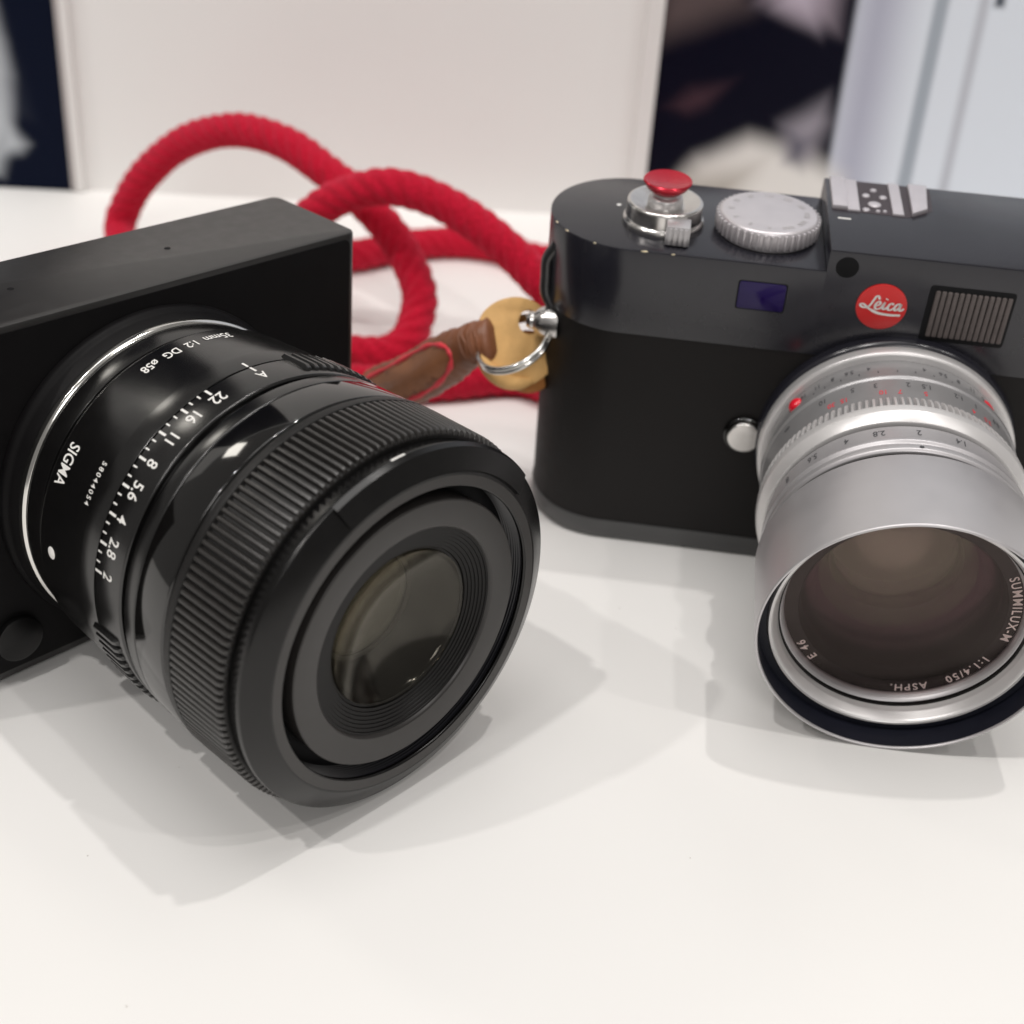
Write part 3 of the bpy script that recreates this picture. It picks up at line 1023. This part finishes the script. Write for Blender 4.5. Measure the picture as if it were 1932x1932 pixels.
# resample evenly
dl = [0]
for i in range(1, len(cen)):
    dl.append(dl[-1] + (cen[i] - cen[i - 1]).length)
step = .55
res, j = [], 0
s_ = 0
while s_ < dl[-1]:
    while dl[j + 1] < s_:
        j += 1
    u = (s_ - dl[j]) / max(1e-6, dl[j + 1] - dl[j])
    res.append(cen[j].lerp(cen[j + 1], u))
    s_ += step
RR = 4.85


def rope_r(i, a):
    s = i * step
    strand = abs(math.cos(.5 * (5 * a - s * 1.35)))            # twisted outer strands
    return RR * (.93 + .13 * strand ** .85 + .012 * math.sin(s * .31 + 2 * a))


rope = MB().sweep(res, rope_r, 72)
rope.build('rope', 'rope_red', strap, O, 80)
# loose cotton fibres standing off the rope
fz = MB()
for k in range(26000):
    i = random.randrange(1, len(res) - 1)
    c = res[i]
    T = (res[i + 1] - res[i - 1]).normalized()
    a = Vector((random.gauss(0, 1), random.gauss(0, 1), random.gauss(0, 1)))
    nrm = (a - T * a.dot(T)).normalized()
    b0 = c + nrm * RR * .99
    d = (nrm * random.uniform(.3, 1) + T * random.uniform(-1, 1) + nrm.cross(T) * random.uniform(-1, 1)).normalized()
    ln = random.uniform(.5, 1.5)
    sd = d.cross(nrm)
    sd = (sd.normalized() if sd.length > 1e-3 else T) * .035
    mid = b0 + d * ln * .6 + nrm * .05
    e = b0 + d * ln
    fz.add([b0 - sd, b0 + sd, mid + sd, mid - sd, e], [(0, 1, 2, 3), (3, 2, 4)])
tag(fz.build('rope_fuzz', 'rope_red', strap, O, 180), kind='stuff')

# leather end piece, flattened sleeve with folded top
NV = Vector((0, -.86, .51))
lp = [(-6.6, 279.0, 44.6), (-10.6, 281, 42.4), (-14.2, 284, 38.8), (-18.3, 287, 34.4), (-23, 290.5, 29.4), (-28.5, 294, 24.6), (-34.5, 298, 19.8)]
lc = crom(lp, 8)
nL = len(lc)


def lw(i):
    u = i / (nL - 1)
    wv = 4.7 + 1.3 * min(1, max(0, (u - .12) / .4)) - .25 * math.exp(-((u - .27) / .07) ** 2)
    k = math.sqrt(max(.35, 1 - max(0, (.035 - u) / .035) ** 2))
    return (wv * k, (3.1 + 1.3 * min(1, u * 1.8)) * k)


leather = MB().sweep(lc, lambda i, a: 1 + .03 * math.sin(i * 1.1 + 3 * a + 2 * math.sin(i * .37)) + .02 * math.sin(i * 2.3 - 2 * a) - .05 * math.exp(-((i / nL - .2) / .05) ** 2), 32, ell=lw, fixed=NV)
le = leather.build('leather_end', 'leather_brown', strap, O, 60)


def on_leather(pts, off=.15):
    """offset centre line points onto the camera-side surface of the sleeve (u along, v across -1..1)"""
    o = []
    for u, v in pts:
        i = min(nL - 2, max(1, int(u * (nL - 1))))
        c = lc[i]
        T = (lc[i + 1] - lc[i - 1]).normalized()
        N = (NV - T * NV.dot(T)).normalized()
        B = T.cross(N)
        ra, rb_ = lw(i)
        aa = math.asin(max(-1, min(1, v)))
        o.append(c + B * ra * math.sin(aa) + N * (rb_ * math.cos(aa) + off))
    return o


# red painted edges of the sewn leather tongue, wrap lines
sg = on_leather([(.42, 0), (.46, 0)])
T = (lc[20] - lc[10]).normalized()
N = (NV - T * NV.dot(T)).normalized()
flip = 1 if T.cross(N).z > 0 else -1
tongue = [(.97, .60 * flip), (.80, .72 * flip), (.60, .78 * flip), (.46, .72 * flip), (.36, .42 * flip), (.33, .0), (.37, -.40 * flip), (.48, -.66 * flip), (.64, -.74 * flip), (.80, -.76 * flip), (.95, -.72 * flip)]
tg = crom(on_leather(tongue, -.12), 6)
MB().sweep(tg, lambda i, a: .58 + .16 * math.sin(i * .9) + .08 * math.sin(i * 2.3 + a), 10).build('red_edge', 'red_edge', le, O)
# padded tongue inside the red edge
inner = crom(on_leather([(.34 + (u - .34) * .94 + .02, v * .84) for u, v in tongue], .02), 4)
mid_ = on_leather([(max(.40, min(.95, u * .8 + .14)), v * .35) for u, v in tongue], .55)
mid_ = crom(mid_, 4)
nt_ = len(inner)
mbp = MB()
core = on_leather([(.44 + .5 * i / (nt_ - 1), 0) for i in range(nt_)], .75)
cpt = on_leather([(.68, 0)], .8)[0]
mbp.add(list(inner) + list(mid_) + [cpt], [(i, (i + 1) % nt_, nt_ + (i + 1) % nt_, nt_ + i) for i in range(nt_)] + [(nt_ + i, nt_ + (i + 1) % nt_, 2 * nt_) for i in range(nt_)])
mbp.build('leather_tongue', 'leather_tongue', le, O, 80)
MB().sweep(crom(on_leather([(.99, .12 * flip), (.86, .16 * flip), (.74, .22 * flip), (.66, .24 * flip)], -.12), 6), lambda i, a: .45, 8).build('red_edge', 'red_edge', le, O)
for k in range(5):
    u = .085 + .030 * k
    MB().sweep(crom(on_leather([(u, -.93), (u + .015, -.5), (u + .01, 0), (u + .02, .5), (u, .93)], -.02), 5), lambda i, a: .27, 8).build('wrap_thread', 'leather_brown', le, O)
# tan protector disc behind the ring
N1 = Vector((.18, -.84, .50)).normalized()
U1 = Vector((1, 0, 0)) - N1 * N1.x
U1.normalize()
V1 = N1.cross(U1)
DC = Vector((-1.7, 280.6, 43.4))


def DF(c):
    return lambda a, h, b: tuple(c + U1 * a + V1 * b + N1 * h)


mb = MB()
ol = [(9.6 * math.cos(a) * (1 + .05 * math.cos(3 * a)), 9.9 * math.sin(a)) for a in [2 * PI * i / 64 for i in range(64)]]
hole = [(2.2 + 2.4 * math.cos(a), 4.6 + 2.7 * math.sin(a)) for a in [2 * PI * i / 64 for i in range(64)]]
vs, fs = [], []
for zt, k in ((1.15, 0), (-1.15, 1)):
    for src, g in ((ol, .90), (ol, 1.0), (hole, 1.0)):
        for x, y in src:
            bend = -.014 * x * x * (1 if x < 0 else .5) + .35 * math.sin(.5 * x + .3 * y)
            zz = zt * (1.0 if not (src is ol and g == 1.0) else .55) + bend
            vs.append(tuple(DC + U1 * x * g + V1 * y * g + N1 * zz))
n = 64
R_ = lambda k, q, i: k * 3 * n + q * n + (i % n)
for i in range(n):
    fs += [(R_(0, 0, i), R_(0, 0, i + 1), R_(0, 2, i + 1), R_(0, 2, i)), (R_(0, 1, i), R_(0, 1, i + 1), R_(0, 0, i + 1), R_(0, 0, i)),
           (R_(1, 1, i), R_(1, 1, i + 1), R_(0, 1, i + 1), R_(0, 1, i)), (R_(1, 0, i), R_(1, 0, i + 1), R_(1, 1, i + 1), R_(1, 1, i)),
           (R_(1, 2, i), R_(1, 2, i + 1), R_(1, 0, i + 1), R_(1, 0, i)), (R_(0, 2, i), R_(0, 2, i + 1), R_(1, 2, i + 1), R_(1, 2, i))]
mb.add(vs, fs)
mb.build('leather_disc', 'leather_tan', strap, O, 60)
# second, darker layer of the folded protector showing below right
FC = DC + U1 * 3.4 - V1 * 3.6 - N1 * 3.0
MB().lathe([(0, 1.0), (6.2, .9), (6.9, .4), (7.0, -.3), (6.4, -.9), (0, -1.0)], DF(FC), 48, False).build('leather_flap', 'leather_tan_dark', strap, O, 60)
# rolled lower edge of the protector
pts = [DC + U1 * 8.6 * math.cos(a) + V1 * 9.0 * math.sin(a) + N1 * (.9 - .5 * abs(a - 4.1)) for a in [3.45 + 1.75 * i / 20 for i in range(21)]]
MB().sweep(pts, lambda i, a: 1.75 * math.sqrt(max(.05, 1 - ((i - 10) / 10.3) ** 2)), 16).build('rolled_edge', 'leather_tan', strap, O, 60)
# split ring, two turns of wire, hooked through lug and leather fold
RC = Vector((-2.6, 276.2, 45.3))
E1 = (U1 * .745 + V1 * .667).normalized()
E2 = ((U1 * .667 - V1 * .745).normalized() * math.cos(.96) + N1 * math.sin(.96)).normalized()
E3 = E1.cross(E2)
for k, off in ((0, .0), (1, .98)):
    pts = [RC + E1 * 8.1 * math.cos(a) + E2 * 8.1 * math.sin(a) + E3 * off for a in [2 * PI * i / 72 for i in range(72)]]
    MB().sweep(pts, lambda i, a: .56, 12, closed=True).build('split_ring', 'chrome', strap, O)

dust = MB()
rd = random.Random(3)
for k in range(16):
    x, y = rd.uniform(-110, 120), rd.uniform(95, 260)
    r = rd.uniform(.06, .2)
    dust.add([(x + r * math.cos(q * 1.26 + k) * rd.uniform(.6, 1.3), y + r * math.sin(q * 1.26 + k), .05) for q in range(5)] + [(x, y, .05 + r * .6)],
             [(q, (q + 1) % 5, 5) for q in range(5)])
tag(dust.build('dust', 'dust'), kind='stuff', label='scattered specks of dust on the white table')
sc.cycles.max_bounces = 10
sc.cycles.transparent_max_bounces = 24
sc.cycles.caustics_reflective = False
sc.cycles.caustics_refractive = False
sc.cycles.sample_clamp_indirect = 6
